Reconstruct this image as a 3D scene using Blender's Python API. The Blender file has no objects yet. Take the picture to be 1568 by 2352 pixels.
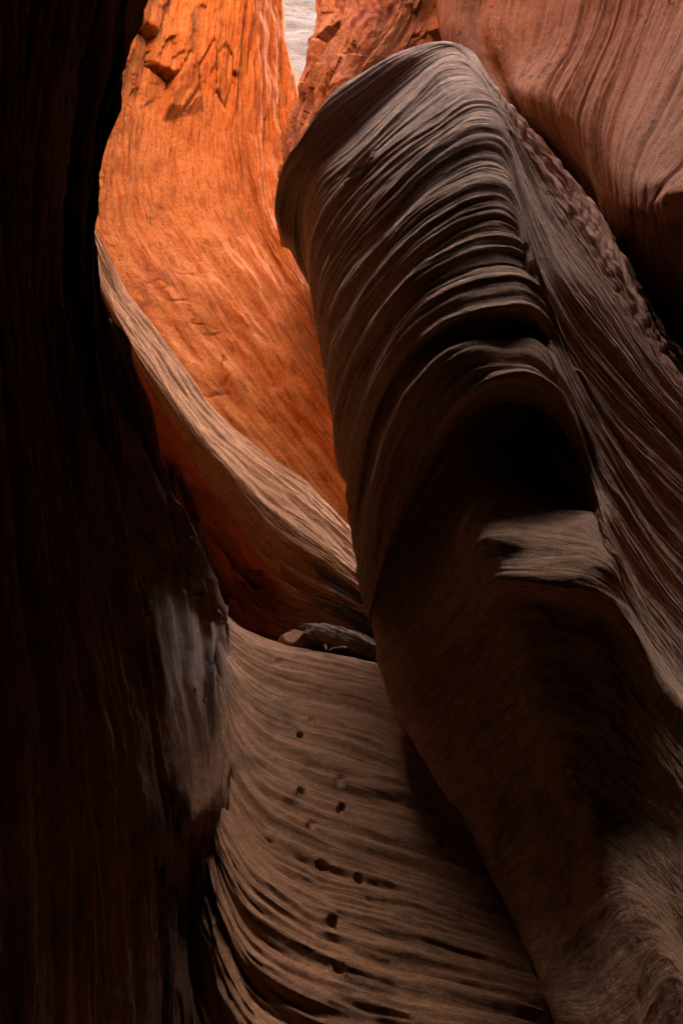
import bpy, math, random
import numpy as np
from mathutils import Vector

R = math.radians
sc = bpy.context.scene
col = sc.collection

# ------------------------------------------------------------------ camera
CAM = np.array([0.0, 0.0, 1.6]); PITCH = R(10.0); FPX = 2260.0
cam_data = bpy.data.cameras.new("camera"); cam = bpy.data.objects.new("camera", cam_data)
col.objects.link(cam); sc.camera = cam
cam.location = CAM; cam.rotation_euler = (R(90) + PITCH, 0, 0)
cam_data.sensor_fit = 'VERTICAL'; cam_data.angle = 2 * math.atan(1176 / FPX)
cam_data.clip_start = 0.05; cam_data.clip_end = 500

# ------------------------------------------------------------------ sky, sun, exposure
SUN_EL, SUN_AZ = R(52), R(8)        # azimuth measured from +Y towards +X
SKY = 0.15; SUN = 3.9; EXPOSURE = 5.05
world = bpy.data.worlds.new("World"); sc.world = world; world.use_nodes = True
nt = world.node_tree
bg = nt.nodes["Background"]; bg.inputs[1].default_value = SKY
sky = nt.nodes.new("ShaderNodeTexSky"); sky.sky_type = 'NISHITA'; sky.sun_disc = False
sky.sun_elevation = SUN_EL; sky.sun_rotation = SUN_AZ; sky.dust_density = 4.0; sky.air_density = 0.7; sky.ozone_density = 0.4
nt.links.new(sky.outputs[0], bg.inputs[0])
sun_data = bpy.data.lights.new("sun", 'SUN'); sun_data.energy = SUN; sun_data.angle = R(0.5)
sun_data.color = (1.0, 0.90, 0.76)
sun = bpy.data.objects.new("sun", sun_data); col.objects.link(sun)
sdir = Vector((math.sin(SUN_AZ) * math.cos(SUN_EL), math.cos(SUN_AZ) * math.cos(SUN_EL), math.sin(SUN_EL)))
sun.rotation_euler = (-sdir).to_track_quat('-Z', 'Y').to_euler()
sun.location = (-30, 20, 60)
vs = sc.view_settings; vs.view_transform = 'Standard'; vs.look = 'None'; vs.gamma = 1.0
vs.exposure = EXPOSURE; vs.use_curve_mapping = False
sc.cycles.max_bounces = 2; sc.cycles.diffuse_bounces = 1; sc.cycles.glossy_bounces = 2
sc.cycles.use_denoising = True
sc.cycles.use_guiding = True; sc.cycles.use_surface_guiding = True; sc.cycles.guiding_training_samples = 64
try: sc.cycles.denoiser = 'OPENIMAGEDENOISE'
except Exception: pass
sc.cycles.sample_clamp_indirect = 6.0

# ------------------------------------------------------------------ helpers
CP, SP = math.cos(PITCH), math.sin(PITCH)
def at(x, y, d):
    """photo position (1568 x 2352 grid) at a depth in metres -> world point"""
    cx, cy = (x - 784) / FPX, (1176 - y) / FPX
    return np.array([cx * d, d * (CP - cy * SP), 1.6 + d * (SP + cy * CP)])
def pix(P):
    """world points -> photo grid, used only to find the vertex nearest a traced mark"""
    Q = P - CAM
    dep = Q[..., 1] * CP + Q[..., 2] * SP; up = Q[..., 2] * CP - Q[..., 1] * SP
    dep = np.where(np.abs(dep) < 1e-3, 1e-3, dep)
    return 784 + FPX * Q[..., 0] / dep, 1176 - FPX * up / dep, dep

def W(*p): return ('w',) + p
def pts(c): return np.array([np.array(p[1:]) if p[0] == 'w' else at(*p) for p in c], float)

def hermite(t, P, q, limit):
    """1-D family spline through P (K,...) at knots t, sampled at q"""
    h = np.diff(t); sh = (-1,) + (1,) * (P.ndim - 1)
    dl = np.diff(P, axis=0) / h.reshape(sh)
    m = np.empty_like(P); m[0] = dl[0]; m[-1] = dl[-1]
    if len(t) > 2:
        a, b = dl[:-1], dl[1:]
        if limit:
            w1 = (2 * h[1:] + h[:-1]).reshape(sh); w2 = (h[1:] + 2 * h[:-1]).reshape(sh)
            with np.errstate(divide='ignore', invalid='ignore'):
                hm = (w1 + w2) / (w1 / a + w2 / b)
            m[1:-1] = np.where(a * b > 0, hm, 0)
        else:
            m[1:-1] = (a * h[1:].reshape(sh) + b * h[:-1].reshape(sh)) / (h[1:] + h[:-1]).reshape(sh)
    i = np.clip(np.searchsorted(t, q, side='right') - 1, 0, len(h) - 1)
    u = ((q - t[i]) / h[i]).reshape(sh); H = h[i].reshape(sh)
    return ((2*u**3 - 3*u**2 + 1) * P[i] + (u**3 - 2*u**2 + u) * H * m[i]
            + (-2*u**3 + 3*u**2) * P[i+1] + (u**3 - u**2) * H * m[i+1])

def along(c, n):
    P = pts(c); d = np.linalg.norm(np.diff(P, axis=0), axis=1) + 1e-6
    t = np.concatenate([[0], np.cumsum(d ** 0.75)])
    fine = hermite(t, P, np.linspace(0, t[-1], 900), False)
    x, y, dep = pix(fine)                       # even spacing in a mix of metres and apparent size
    step = np.linalg.norm(np.diff(fine, axis=0), axis=1) / np.clip(np.abs(dep[:-1]), 1.5, 30)
    s = np.concatenate([[0], np.cumsum(step + 1e-6)])
    return np.array([np.interp(np.linspace(0, s[-1], n), s, fine[:, k]) for k in range(3)]).T

def perm(seed):
    r = np.random.RandomState(seed); p = r.permutation(256); return np.concatenate([p, p])
def noise(x, y, seed=0):
    """2-D gradient noise, about -1..1"""
    p = perm(seed); xi = np.floor(x).astype(int); yi = np.floor(y).astype(int)
    xf = x - xi; yf = y - yi; xi &= 255; yi &= 255
    u = xf**3 * (xf * (xf * 6 - 15) + 10); v = yf**3 * (yf * (yf * 6 - 15) + 10)
    def g(h, a, b):
        an = h * (2 * math.pi / 256); return np.cos(an) * a + np.sin(an) * b
    n00 = g(p[p[xi] + yi], xf, yf); n10 = g(p[p[xi + 1] + yi], xf - 1, yf)
    n01 = g(p[p[xi] + yi + 1], xf, yf - 1); n11 = g(p[p[xi + 1] + yi + 1], xf - 1, yf - 1)
    return 1.5 * ((n00 * (1 - u) + n10 * u) * (1 - v) + (n01 * (1 - u) + n11 * u) * v)
def fbm(x, y, seed=0, oct=4, gain=0.5):
    o = 0; a = 1.0
    for k in range(oct):
        o = o + a * noise(x * 2**k + 17.3 * k, y * 2**k + 5.1 * k, seed + k); a *= gain
    return o
def cells(x, y, seed=0):
    """worley cells: a random value per cell and the distance to the cell's border"""
    xi = np.floor(x).astype(int); yi = np.floor(y).astype(int); p = perm(seed)
    f1 = np.full(x.shape, 9.0); f2 = np.full(x.shape, 9.0); val = np.zeros(x.shape); gx = np.zeros(x.shape); gy = np.zeros(x.shape)
    for dx in (-1, 0, 1):
        for dy in (-1, 0, 1):
            h = p[p[(xi + dx) & 255] + ((yi + dy) & 255)]
            px = xi + dx + (h * 73 % 256) / 256; py = yi + dy + (h * 151 % 256) / 256
            d = np.hypot(x - px, y - py); n = d < f1
            f2 = np.where(n, f1, np.minimum(f2, d)); f1 = np.where(n, d, f1)
            val = np.where(n, (h * 37 % 256) / 255, val)
            gx = np.where(n, (x - px) * ((h * 91 % 256) / 128 - 1), gx); gy = np.where(n, (y - py) * ((h * 29 % 256) / 128 - 1), gy)
    return val, f2 - f1, gx + gy

def strata(s, t, seed, f=3.0, amp=0.05, warp=0.25, wf=0.35, k=0.07, fine=1.0):
    """layered rock: rounded ribs parted by narrow grooves, running along t"""
    s = s + warp * noise(t * wf, s * wf * 1.3, seed) + 0.3 * warp * noise(t * wf * 3, s * wf * 3, seed + 1)
    o = 0.9 * noise(s * f * 0.45, t * k * 2, seed + 2)
    o = o + 0.9 * (np.abs(noise(s * f, t * k * 4, seed + 3)) ** 0.8 - 0.35)
    o = o + 0.58 * fine * (np.abs(noise(s * f * 2.3, t * k * 8, seed + 4)) ** 0.8 - 0.35) * (0.6 + noise(s * .5, t * .4, seed + 9))
    o = o + 0.3 * fine * (np.abs(noise(s * f * 5.1, t * k * 18, seed + 5)) - 0.35)
    o = o + 0.45 * np.tanh(5 * noise(s * f * 0.9 + 3, t * k * 2.5, seed + 11)) + 0.2 * np.tanh(5 * noise(s * f * 2.4 + 3, t * k * 6, seed + 12))
    cr = noise(s * f * 0.8, t * k * 3, seed + 6)
    o = o - 0.8 * np.exp(-(cr / 0.035) ** 2) * np.clip(noise(t * 0.5, s * 0.6, seed + 7) + 0.15, 0, 1)
    return amp * o

def mesh_obj(name, verts, faces, mat, uv=None, parent=None, smooth=True):
    me = bpy.data.meshes.new(name)
    n = len(verts); me.vertices.add(n); me.vertices.foreach_set("co", np.asarray(verts, np.float32).ravel())
    lens = np.array([len(f) for f in faces]) if not isinstance(faces, np.ndarray) else np.full(len(faces), faces.shape[1])
    flat = np.concatenate([np.asarray(f) for f in faces]) if not isinstance(faces, np.ndarray) else faces.ravel()
    me.loops.add(len(flat)); me.loops.foreach_set("vertex_index", flat.astype(np.int32))
    me.polygons.add(len(lens)); me.polygons.foreach_set("loop_start", np.concatenate([[0], np.cumsum(lens)[:-1]]).astype(np.int32))
    me.polygons.foreach_set("use_smooth", np.full(len(lens), smooth))
    if uv is not None:
        l = me.uv_layers.new(name="strata"); l.data.foreach_set("uv", np.asarray(uv, np.float32)[flat].ravel())
    me.update(calc_edges=True); me.validate()
    me.materials.append(mat)
    o = bpy.data.objects.new(name, me); col.objects.link(o)
    if parent: o.parent = parent
    return o
def tag(o, label, cat, group=None):
    o["label"] = label; o["category"] = cat; o["kind"] = "thing"
    if group: o["group"] = group
    return o

def grid_normals(P):
    du = np.gradient(P, axis=1); dv = np.gradient(P, axis=0)
    n = np.cross(du, dv); return n / (np.linalg.norm(n, axis=-1, keepdims=True) + 1e-9)

def mass(name, curves, nu, nv, disp, mat, back, marks=(), flip=None, layer=None, relax=3):
    """a body of rock lofted through curves that follow its own layers; nu samples along, nv across"""
    rows = np.array([along(c, 1600) for c in curves])
    x, y, dep = pix(rows)                            # finer where the layers can be seen
    seen = ((x > -60) & (x < 1630) & (y > -60) & (y < 2410) & (dep > .3)).mean(0)
    den = np.concatenate([[0], np.cumsum(np.where(seen[1:] > .08, 1.0, 0.15))])
    f = np.interp(np.linspace(0, den[-1], nu), den, np.arange(1600.0)); i0 = np.minimum(f.astype(int), 1598); f = (f - i0)[None, :, None]
    rows = rows[:, i0] * (1 - f) + rows[:, i0 + 1] * f
    # across parameter from the apparent distance between neighbouring curves
    x, y, dep = pix(rows); ang = []
    for i in range(len(rows) - 1):
        dd = np.linalg.norm(rows[i + 1] - rows[i], axis=1)
        ang.append(np.median(dd / np.clip(np.minimum(np.abs(dep[i]), np.abs(dep[i + 1])), 1.5, 30)))
    t = np.concatenate([[0], np.cumsum(np.array(ang) + 1e-4)])
    seen = (x > -60) & (x < 1630) & (y > -60) & (y < 2410) & (dep > .3)
    wgt = np.array([1.0 if min(seen[i].mean(), 1) > .04 or seen[i + 1].mean() > .04 else 0.12 for i in range(len(rows) - 1)])
    den = np.concatenate([[0], np.cumsum(np.diff(t) * wgt)])
    q = np.interp(np.linspace(0, den[-1], nv), den, t)
    P = hermite(t, rows, q, True)
    ds = np.median(np.linalg.norm(np.diff(P, axis=0), axis=2), axis=1); s = np.concatenate([[0], np.cumsum(ds)])
    dt = np.median(np.linalg.norm(np.diff(P, axis=1), axis=2), axis=0); tt = np.concatenate([[0], np.cumsum(dt)])
    S, T = np.meshgrid(s, tt, indexing='ij')
    for _ in range(relax):                                                   # relax the loft slightly
        P[1:-1, 1:-1] = 0.5 * P[1:-1, 1:-1] + 0.125 * (P[2:, 1:-1] + P[:-2, 1:-1] + P[1:-1, 2:] + P[1:-1, :-2])
    N = grid_normals(P)
    if flip is None:
        x, y, dep = pix(P); vis = (x > 0) & (x < 1568) & (y > 0) & (y < 2352) & (dep > 0)
        flip = np.mean(np.sum(N * (CAM - P), -1)[vis]) < 0
    if flip: N = -N
    x, y, dep = pix(P)
    sk = np.interp(t, q, s)
    P = P + N * disp(S, T, x, y, sk)[..., None]
    tint = layer(S, T, x, y, sk) if layer else None
    for (mx, my, rx, ry, ang_, depth) in marks:                         # pits and slots worn into the rock
        x, y, dep = pix(P)
        a = R(ang_); u = (x - mx) * math.cos(a) + (y - my) * math.sin(a); v = -(x - mx) * math.sin(a) + (y - my) * math.cos(a)
        r = np.sqrt((u / rx) ** 2 + (v / ry) ** 2) * (1 + .12 * noise(x * .09 + mx, y * .09, 5))
        i = np.unravel_index(np.argmin(np.where(dep > 0, r, 1e9)), r.shape)
        near = np.linalg.norm(P - P[i], axis=-1) < max(rx, ry) * 3 * dep[i] / FPX * 2
        sgn = np.where(r < 1.0, -depth * np.clip(1 - r**2, 0, 1) ** .75, 0) + 0.2 * depth * np.exp(-((r - 1.2) / 0.16) ** 2) * (v > 0)
        P = P + N * (sgn * near)[..., None]
    nvv, nuu = P.shape[:2]
    idx = np.arange(nvv * nuu).reshape(nvv, nuu)
    F = np.stack([idx[:-1, :-1], idx[:-1, 1:], idx[1:, 1:], idx[1:, :-1]], -1).reshape(-1, 4)
    V = P.reshape(-1, 3); UV = np.stack([S, T], -1).reshape(-1, 2)
    # the body behind the face: skirt swept back from the rim and a cap
    step = 6
    ring = np.concatenate([idx[0, :-1], idx[:-1, -1], idx[-1, :0:-1], idx[:0:-1, 0]])
    rp = V[ring]; bk = np.array(back, float)
    b = rp + bk; nb = len(V); m = len(ring)
    V = np.concatenate([V, b, b.mean(0, keepdims=True)]); UV = np.concatenate([UV, UV[ring], UV[:1]])
    k = np.arange(m); k2 = (k + 1) % m
    sk = np.stack([ring[k2], ring[k], nb + k, nb + k2], -1)
    cap = [(int(nb + b_), int(nb + a_), nb + m) for a_, b_ in zip(k, k2)]
    if not flip: pass
    faces = [tuple(f) for f in sk] + cap
    allf = np.concatenate([F, sk, np.array([(c[0], c[1], c[2], c[2]) for c in cap])])
    if flip: allf = allf[:, ::-1]
    # build quads, then triangles of the cap separately
    q4 = allf[:len(F) + len(sk)]; t3 = np.array([c for c in cap]);
    if flip: t3 = t3[:, ::-1]
    me_faces_l = np.concatenate([np.full(len(q4), 4), np.full(len(t3), 3)])
    flat = np.concatenate([q4.ravel(), t3.ravel()])
    me = bpy.data.meshes.new(name)
    me.vertices.add(len(V)); me.vertices.foreach_set("co", V.astype(np.float32).ravel())
    me.loops.add(len(flat)); me.loops.foreach_set("vertex_index", flat.astype(np.int32))
    me.polygons.add(len(me_faces_l)); me.polygons.foreach_set("loop_start", np.concatenate([[0], np.cumsum(me_faces_l)[:-1]]).astype(np.int32))
    sm = np.ones(len(me_faces_l), bool); me.polygons.foreach_set("use_smooth", sm)
    l = me.uv_layers.new(name="strata"); l.data.foreach_set("uv", UV[flat].astype(np.float32).ravel())
    if tint is not None:
        C = np.zeros((len(V), 4), np.float32); C[:, 3] = 1
        C[:nb, 0] = np.clip(tint[0], 0, 1).ravel(); C[:nb, 1] = np.clip(tint[1], 0, 1).ravel()
        at_ = me.attributes.new("layer", 'FLOAT_COLOR', 'POINT'); at_.data.foreach_set("color", C.ravel())
    me.update(calc_edges=True)
    me.materials.append(mat)
    o = bpy.data.objects.new(name, me); col.objects.link(o)
    return o

# ------------------------------------------------------------------ materials
def rock(name, bands, patch=None, patch_amt=0.0, pits=0.0, fs=6.0, ft=0.35, bump=0.35, grain=90, blotch=1.6, speck=0.4, pit_scale=9.0, layers=None):
    """sandstone: bands of colour along the layers (UV = metres across / along), stains, grain and pits"""
    m = bpy.data.materials.new(name); m.use_nodes = True; t = m.node_tree; N = t.nodes; L = t.links
    b = N["Principled BSDF"]; b.inputs["Roughness"].default_value = 0.88; b.inputs["Specular IOR Level"].default_value = 0.15
    uv = N.new("ShaderNodeUVMap"); uv.uv_map = "strata"; geo = N.new("ShaderNodeTexCoord")
    def mapping(src, sx, sy, sz=1):
        mp = N.new("ShaderNodeMapping"); mp.inputs["Scale"].default_value = (sx, sy, sz); L.new(src, mp.inputs[0]); return mp.outputs[0]
    def nz(vec, scale, detail=4, rough=0.55, dist=0.0):
        n = N.new("ShaderNodeTexNoise"); n.inputs["Scale"].default_value = scale; n.inputs["Detail"].default_value = detail
        n.inputs["Roughness"].default_value = rough; n.inputs["Distortion"].default_value = dist; L.new(vec, n.inputs["Vector"]); return n.outputs["Fac"]
    def ramp(fac, stops):
        r = N.new("ShaderNodeValToRGB"); L.new(fac, r.inputs[0]); e = r.color_ramp.elements
        while len(e) < len(stops): e.new(0.5)
        for k, (p, c) in enumerate(stops): e[k].position = p; e[k].color = (c[0], c[1], c[2], 1) if not isinstance(c, (int, float)) else (c, c, c, 1)
        return r.outputs[0]
    def mix(fac, a, c, mode='MIX'):
        x = N.new("ShaderNodeMix"); x.data_type = 'RGBA'; x.blend_type = mode
        if isinstance(fac, float): x.inputs[0].default_value = fac
        else: L.new(fac, x.inputs[0])
        for s_, v in ((6, a), (7, c)):
            if isinstance(v, tuple): x.inputs[s_].default_value = v + (1,)
            else: L.new(v, x.inputs[s_])
        return x.outputs[2]
    def math_(op, a, c):
        x = N.new("ShaderNodeMath"); x.operation = op
        for k, v in enumerate((a, c)):
            if isinstance(v, (int, float)): x.inputs[k].default_value = v
            else: L.new(v, x.inputs[k])
        return x.outputs[0]
    nb = len(bands)
    f1 = nz(mapping(uv.outputs[0], fs, ft * 1.6), 1.0, 6, 0.6, 0.4)
    c = ramp(f1, [(0.28 + 0.44 * k / max(1, nb - 1), bands[k]) for k in range(nb)])
    if patch:
        pf = nz(mapping(geo.outputs["Object"], 1, 1), blotch, 5, 0.62, 0.6)
        pf2 = nz(mapping(uv.outputs[0], fs * 1.5, ft * 2), 1.0, 4)
        pf = math_('ADD', math_('MULTIPLY', pf, 0.75), math_('MULTIPLY', pf2, 0.25))
        lo = 0.62 - 0.3 * patch_amt
        c = mix(ramp(pf, [(lo, 0.0), (lo + 0.12, 1.0)]), c, patch)
    if layers:                                   # beds of another colour and the left cliff's sun-bounce tint, with ragged edges
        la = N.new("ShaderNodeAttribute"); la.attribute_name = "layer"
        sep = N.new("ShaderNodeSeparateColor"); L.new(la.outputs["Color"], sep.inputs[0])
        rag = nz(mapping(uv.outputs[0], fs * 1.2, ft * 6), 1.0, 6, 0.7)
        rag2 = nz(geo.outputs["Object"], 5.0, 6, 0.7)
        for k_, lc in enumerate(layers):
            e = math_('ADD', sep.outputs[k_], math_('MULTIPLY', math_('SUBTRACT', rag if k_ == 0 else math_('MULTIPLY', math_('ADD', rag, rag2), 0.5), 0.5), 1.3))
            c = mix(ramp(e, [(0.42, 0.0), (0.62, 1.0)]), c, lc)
    gr = nz(geo.outputs["Object"], grain, 3, 0.7)
    sp = ramp(gr, [(0.3, 1 - speck), (0.7, 1 + speck * 0.6)])
    c = mix(1.0, c, sp, 'MULTIPLY')
    ds = ramp(nz(mapping(uv.outputs[0], fs * 4, max(ft * 9, 1.6)), 1.0, 5, 0.6, 0.3), [(0.36, 0.62), (0.47, 1.0)])      # dark dashes in the laminae
    c = mix(1.0, c, ds, 'MULTIPLY')
    mo = ramp(nz(geo.outputs["Object"], 17, 8, 0.72), [(0.32, 0.74), (0.68, 1.22)])
    c = mix(1.0, c, mo, 'MULTIPLY')
    fine = nz(mapping(uv.outputs[0], fs * 5, ft * 3), 1.0, 5, 0.65)
    h = math_('ADD', math_('MULTIPLY', fine, 0.38), math_('MULTIPLY', gr, 0.2))
    h = math_('ADD', h, math_('MULTIPLY', nz(geo.outputs["Object"], 13, 8, 0.7), 0.6))
    if pits:
        v = N.new("ShaderNodeTexVoronoi"); v.inputs["Scale"].default_value = pit_scale; L.new(geo.outputs["Object"], v.inputs["Vector"])
        msk = nz(geo.outputs["Object"], pit_scale * 0.23, 2)
        thr = ramp(msk, [(0.42, 0.0), (0.72, 0.30)])
        pit = math_('LESS_THAN', v.outputs["Distance"], thr)
        h = math_('SUBTRACT', h, math_('MULTIPLY', pit, pits))
        c = mix(math_('MULTIPLY', pit, 0.6), c, (0.05, 0.02, 0.012))  # pits coloured dark in place of the shade that bump cannot cast
    bp = N.new("ShaderNodeBump"); bp.inputs["Strength"].default_value = bump; bp.inputs["Distance"].default_value = 0.05
    L.new(h, bp.inputs["Height"]); L.new(bp.outputs[0], b.inputs["Normal"])
    L.new(c, b.inputs["Base Color"])
    return m

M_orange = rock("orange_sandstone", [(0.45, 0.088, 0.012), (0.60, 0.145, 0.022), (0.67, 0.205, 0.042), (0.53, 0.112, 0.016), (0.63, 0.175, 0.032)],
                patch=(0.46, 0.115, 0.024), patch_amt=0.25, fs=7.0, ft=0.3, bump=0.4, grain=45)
M_red = rock("red_sandstone", [(0.36, 0.09, 0.03), (0.50, 0.17, 0.055), (0.42, 0.11, 0.035)], patch=(0.26, 0.06, 0.02), patch_amt=0.4, fs=4, ft=0.4, grain=50, bump=0.5)
M_right = rock("banded_sandstone", [(0.27, 0.09, 0.034), (0.37, 0.138, 0.053), (0.31, 0.11, 0.044), (0.40, 0.16, 0.07)],
               patch=(0.22, 0.09, 0.05), patch_amt=0.25, pits=0.8, fs=9, ft=0.12, grain=70, bump=0.4)
M_fin = rock("grey_sandstone", [(0.32, 0.172, 0.095), (0.49, 0.285, 0.17), (0.40, 0.22, 0.125), (0.55, 0.33, 0.205)],
             patch=(0.22, 0.11, 0.062), patch_amt=0.2, fs=9, ft=0.2, grain=90, bump=0.5, layers=((0.50, 0.25, 0.14), (0.2, 0.1, 0.06)))
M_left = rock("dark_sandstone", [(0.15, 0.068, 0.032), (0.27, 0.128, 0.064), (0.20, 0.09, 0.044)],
              patch=(0.12, 0.066, 0.037), patch_amt=0.3, fs=12, ft=0.3, grain=90, bump=0.55, layers=((0.60, 0.35, 0.19), (0.34, 0.13, 0.07)))  # first layer colour: pale tint added to the unseen cliff for sun bounce
M_floor = rock("brown_sandstone", [(0.31, 0.14, 0.067), (0.44, 0.22, 0.112), (0.37, 0.172, 0.084), (0.48, 0.255, 0.137)],
               patch=(0.20, 0.10, 0.055), patch_amt=0.35, fs=11, ft=0.25, grain=90, bump=0.4)
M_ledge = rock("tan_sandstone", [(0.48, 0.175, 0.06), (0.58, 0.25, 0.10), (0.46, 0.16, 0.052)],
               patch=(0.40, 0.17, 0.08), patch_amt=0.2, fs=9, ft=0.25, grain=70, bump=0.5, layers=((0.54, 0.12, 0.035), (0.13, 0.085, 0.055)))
M_pale = rock("pale_sandstone", [(0.21, 0.135, 0.085), (0.20, 0.10, 0.047), (0.24, 0.18, 0.13)], fs=1.6, ft=0.1, grain=20, bump=0.3)
M_boulder = rock("boulder_sandstone", [(0.42, 0.19, 0.10), (0.50, 0.25, 0.15)], patch=(0.34, 0.13, 0.07), patch_amt=0.3, fs=6, ft=2, grain=90, bump=0.5)

M_slab = rock("varnished_sandstone", [(0.20, 0.12, 0.075), (0.30, 0.18, 0.11)], patch=(0.13, 0.085, 0.06), patch_amt=0.4, fs=12, ft=2, grain=80, bump=0.5)

# ------------------------------------------------------------------ the canyon
def rise(c, lx, ly, z):
    """carry a wall's layer on upwards, above the frame"""
    p = pts(c[:1])[0]; return [W(p[0] + lx, p[1] + ly, z), W(p[0] + lx * .4, p[1] + ly * .4, p[2] + (z - p[2]) * .45)] + c

def shade_overhang(c, xe, ye, ze, zt):
    """an unseen layer top added to block skylight: overhangs the viewer to the point (xe, ye, ze) and then climbs to the rim"""
    p = pts(c[:1])[0]
    return [W(xe - .8, ye - .6, zt), W(xe - .2, ye - .1, ze + (zt - ze) * .35), W(xe, ye, ze), W(p[0] * .55 + xe * .45, p[1] * .55 + ye * .45, p[2] * .45 + ze * .55)] + c
# left wall: near-vertical layers from behind the viewer to the edge that hides the chamber; unseen tops shut out the sky
L = [
 [W(2.6, -3.2, 9), W(2.6, -3.0, 4), W(2.6, -2.8, 1), W(2.6, -2.6, -3)],
 [W(0.6, -3.2, 9), W(0.4, -3.0, 4), W(0.2, -2.8, 1), W(0.2, -2.6, -3)],
 [W(2.4, -2.4, 20), W(2.8,-1.8,8), W(2.8, -1.8, 6.4), W(-1.0, -1.8, 5), W(-1.5, -1.8, 1), W(-1.5, -1.8, -3)],  # unseen, closed over the viewer to keep skylight off the near rock
 [W(2.3, 0.0, 20), W(2.8,.6,8), W(2.9, 0.6, 6.3), W(-1.0, 0.6, 5), W(-1.5, 0.6, 1), W(-1.5, 0.6, -3)],
 shade_overhang([(-600,-600,2.5),(-620,400,2.5),(-560,900,2.5),(-520,1500,2.5),(-480,2200,2.5),(-450,3200,2.6)], 2.9, 2.2, 6.4, 20),
 shade_overhang([(-60,-600,3.3),(-60,0,3.3),(-50,400,3.3),(0,900,3.2),(50,1500,3.25),(80,2000,3.4),(120,3000,3.3)], 3.3, 3.4, 6.6, 20),
 shade_overhang([(170,-600,4.1),(150,0,4.1),(100,400,4.05),(82,700,4.0),(112,1000,3.9),(180,1400,4.0),(240,1800,4.2),(280,2200,4.4),(300,3000,4.0)], 2.9, 5.0, 6.7, 20),
 shade_overhang([(300,-600,4.9),(250,0,4.9),(172,300,4.85),(145,550,4.75),(165,800,4.55),(220,960,4.4),(265,1250,4.45),(290,1500,4.85),(330,1750,4.9),(352,1920,4.85),(365,2020,5.2),(385,2300,5.1),(400,3000,4.2)], 1.5, 5.3, 6.9, 20),
 shade_overhang([(380,-600,5.3),(296,0,5.3),(206,270,5.2),(164,480,5.1),(178,640,5.0),(216,800,4.8),(275,960,4.72),(305,1150,4.85),(345,1350,5.5),(380,1550,5.75),(425,1750,5.6),(456,1890,5.3),(440,1985,5.6),(448,2200,5.5),(480,2400,4.9),(520,3000,4.2)], 0.62, 6.8, 7.6, 20),
 shade_overhang([(415,-600,5.7),(322,0,5.7),(284,100,5.65),(230,235,5.6),(198,350,5.5),(182,440,5.45),(180,520,5.4),(192,628,5.35),(230,733,5.3),(266,788,5.25),(296,868,5.2),(328,938,5.2),(345,1018,5.3),(370,1088,5.45),(398,1158,5.7),(424,1186,5.85),(460,1291,6.1),(483,1331,6.55),(495,1376,6.9),(506,1406,7.5),(513,1450,8.0),(519,1520,7.9),(520,1600,7.3),(528,1700,6.85),(516,1800,6.3),(508,1930,5.95),(515,2050,5.5),(526,2200,5.3),(550,2352,5.0),(600,3000,4.2)], 0.3, 7.6, 8.1, 20),
 shade_overhang([(360,-600,6.8),(270,0,6.8),(190,235,6.7),(160,440,6.6),(165,600,6.5),(215,760,6.4),(270,900,6.3),(300,1040,6.4),(350,1180,6.8),(410,1300,7.4),(450,1400,8.2),(480,1500,8.6),(500,1700,8.0),(490,1930,7.2),(500,2200,6.4),(560,3000,5.0)], -1.0, 8.4, 9.1, 20),
 shade_overhang([(240,-600,8.4),(160,0,8.4),(100,235,8.3),(70,440,8.2),(90,700,8.1),(180,900,8.0),(240,1100,8.2),(320,1300,8.8),(380,1450,9.0),(400,1700,8.6),(420,2200,7.5),(500,3000,6.2)], -2.4, 8.6, 11, 20),
]
def d_left(s, t, x, y, sk):
    return strata(s, t, 11, f=5.5, amp=0.05, warp=0.12, k=0.05) + 0.05 * fbm(s * .7, t * .4, 31, 3) + 0.010 * fbm(s * 9, t * 6, 33, 4) + .008 * (np.abs(noise(s * 13, t * 1.4, 35)) - .4) + .007 * (np.abs(noise(s * 27, t * 2.6, 36)) - .4)
left = mass("canyon_wall", L, 900, 760, d_left, M_left, (-3.5, 1.5, 0), layer=lambda s, t, x, y, sk: (np.where((y < -900) & (s > sk[7]), 1.0, 0.0), 0.32 + 0 * s))  # unseen upper cliff coloured paler to reflect more sun into the chamber
def surf(o, x, y):
    """the point of a rock face seen at a photo position"""
    n = len(o.data.vertices); co = np.empty(n * 3, np.float32); o.data.vertices.foreach_get("co", co); co = co.reshape(-1, 3)
    px, py, dep = pix(co); r = np.hypot(px - x, py - y); k = np.where((r < 14) & (dep > .3))[0]
    return co[k[np.argmin(dep[k])]] if len(k) else co[np.argmin(r)]
tag(left, "dark near wall on the left whose thin layers drop like curtain folds", "rock wall")

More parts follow.
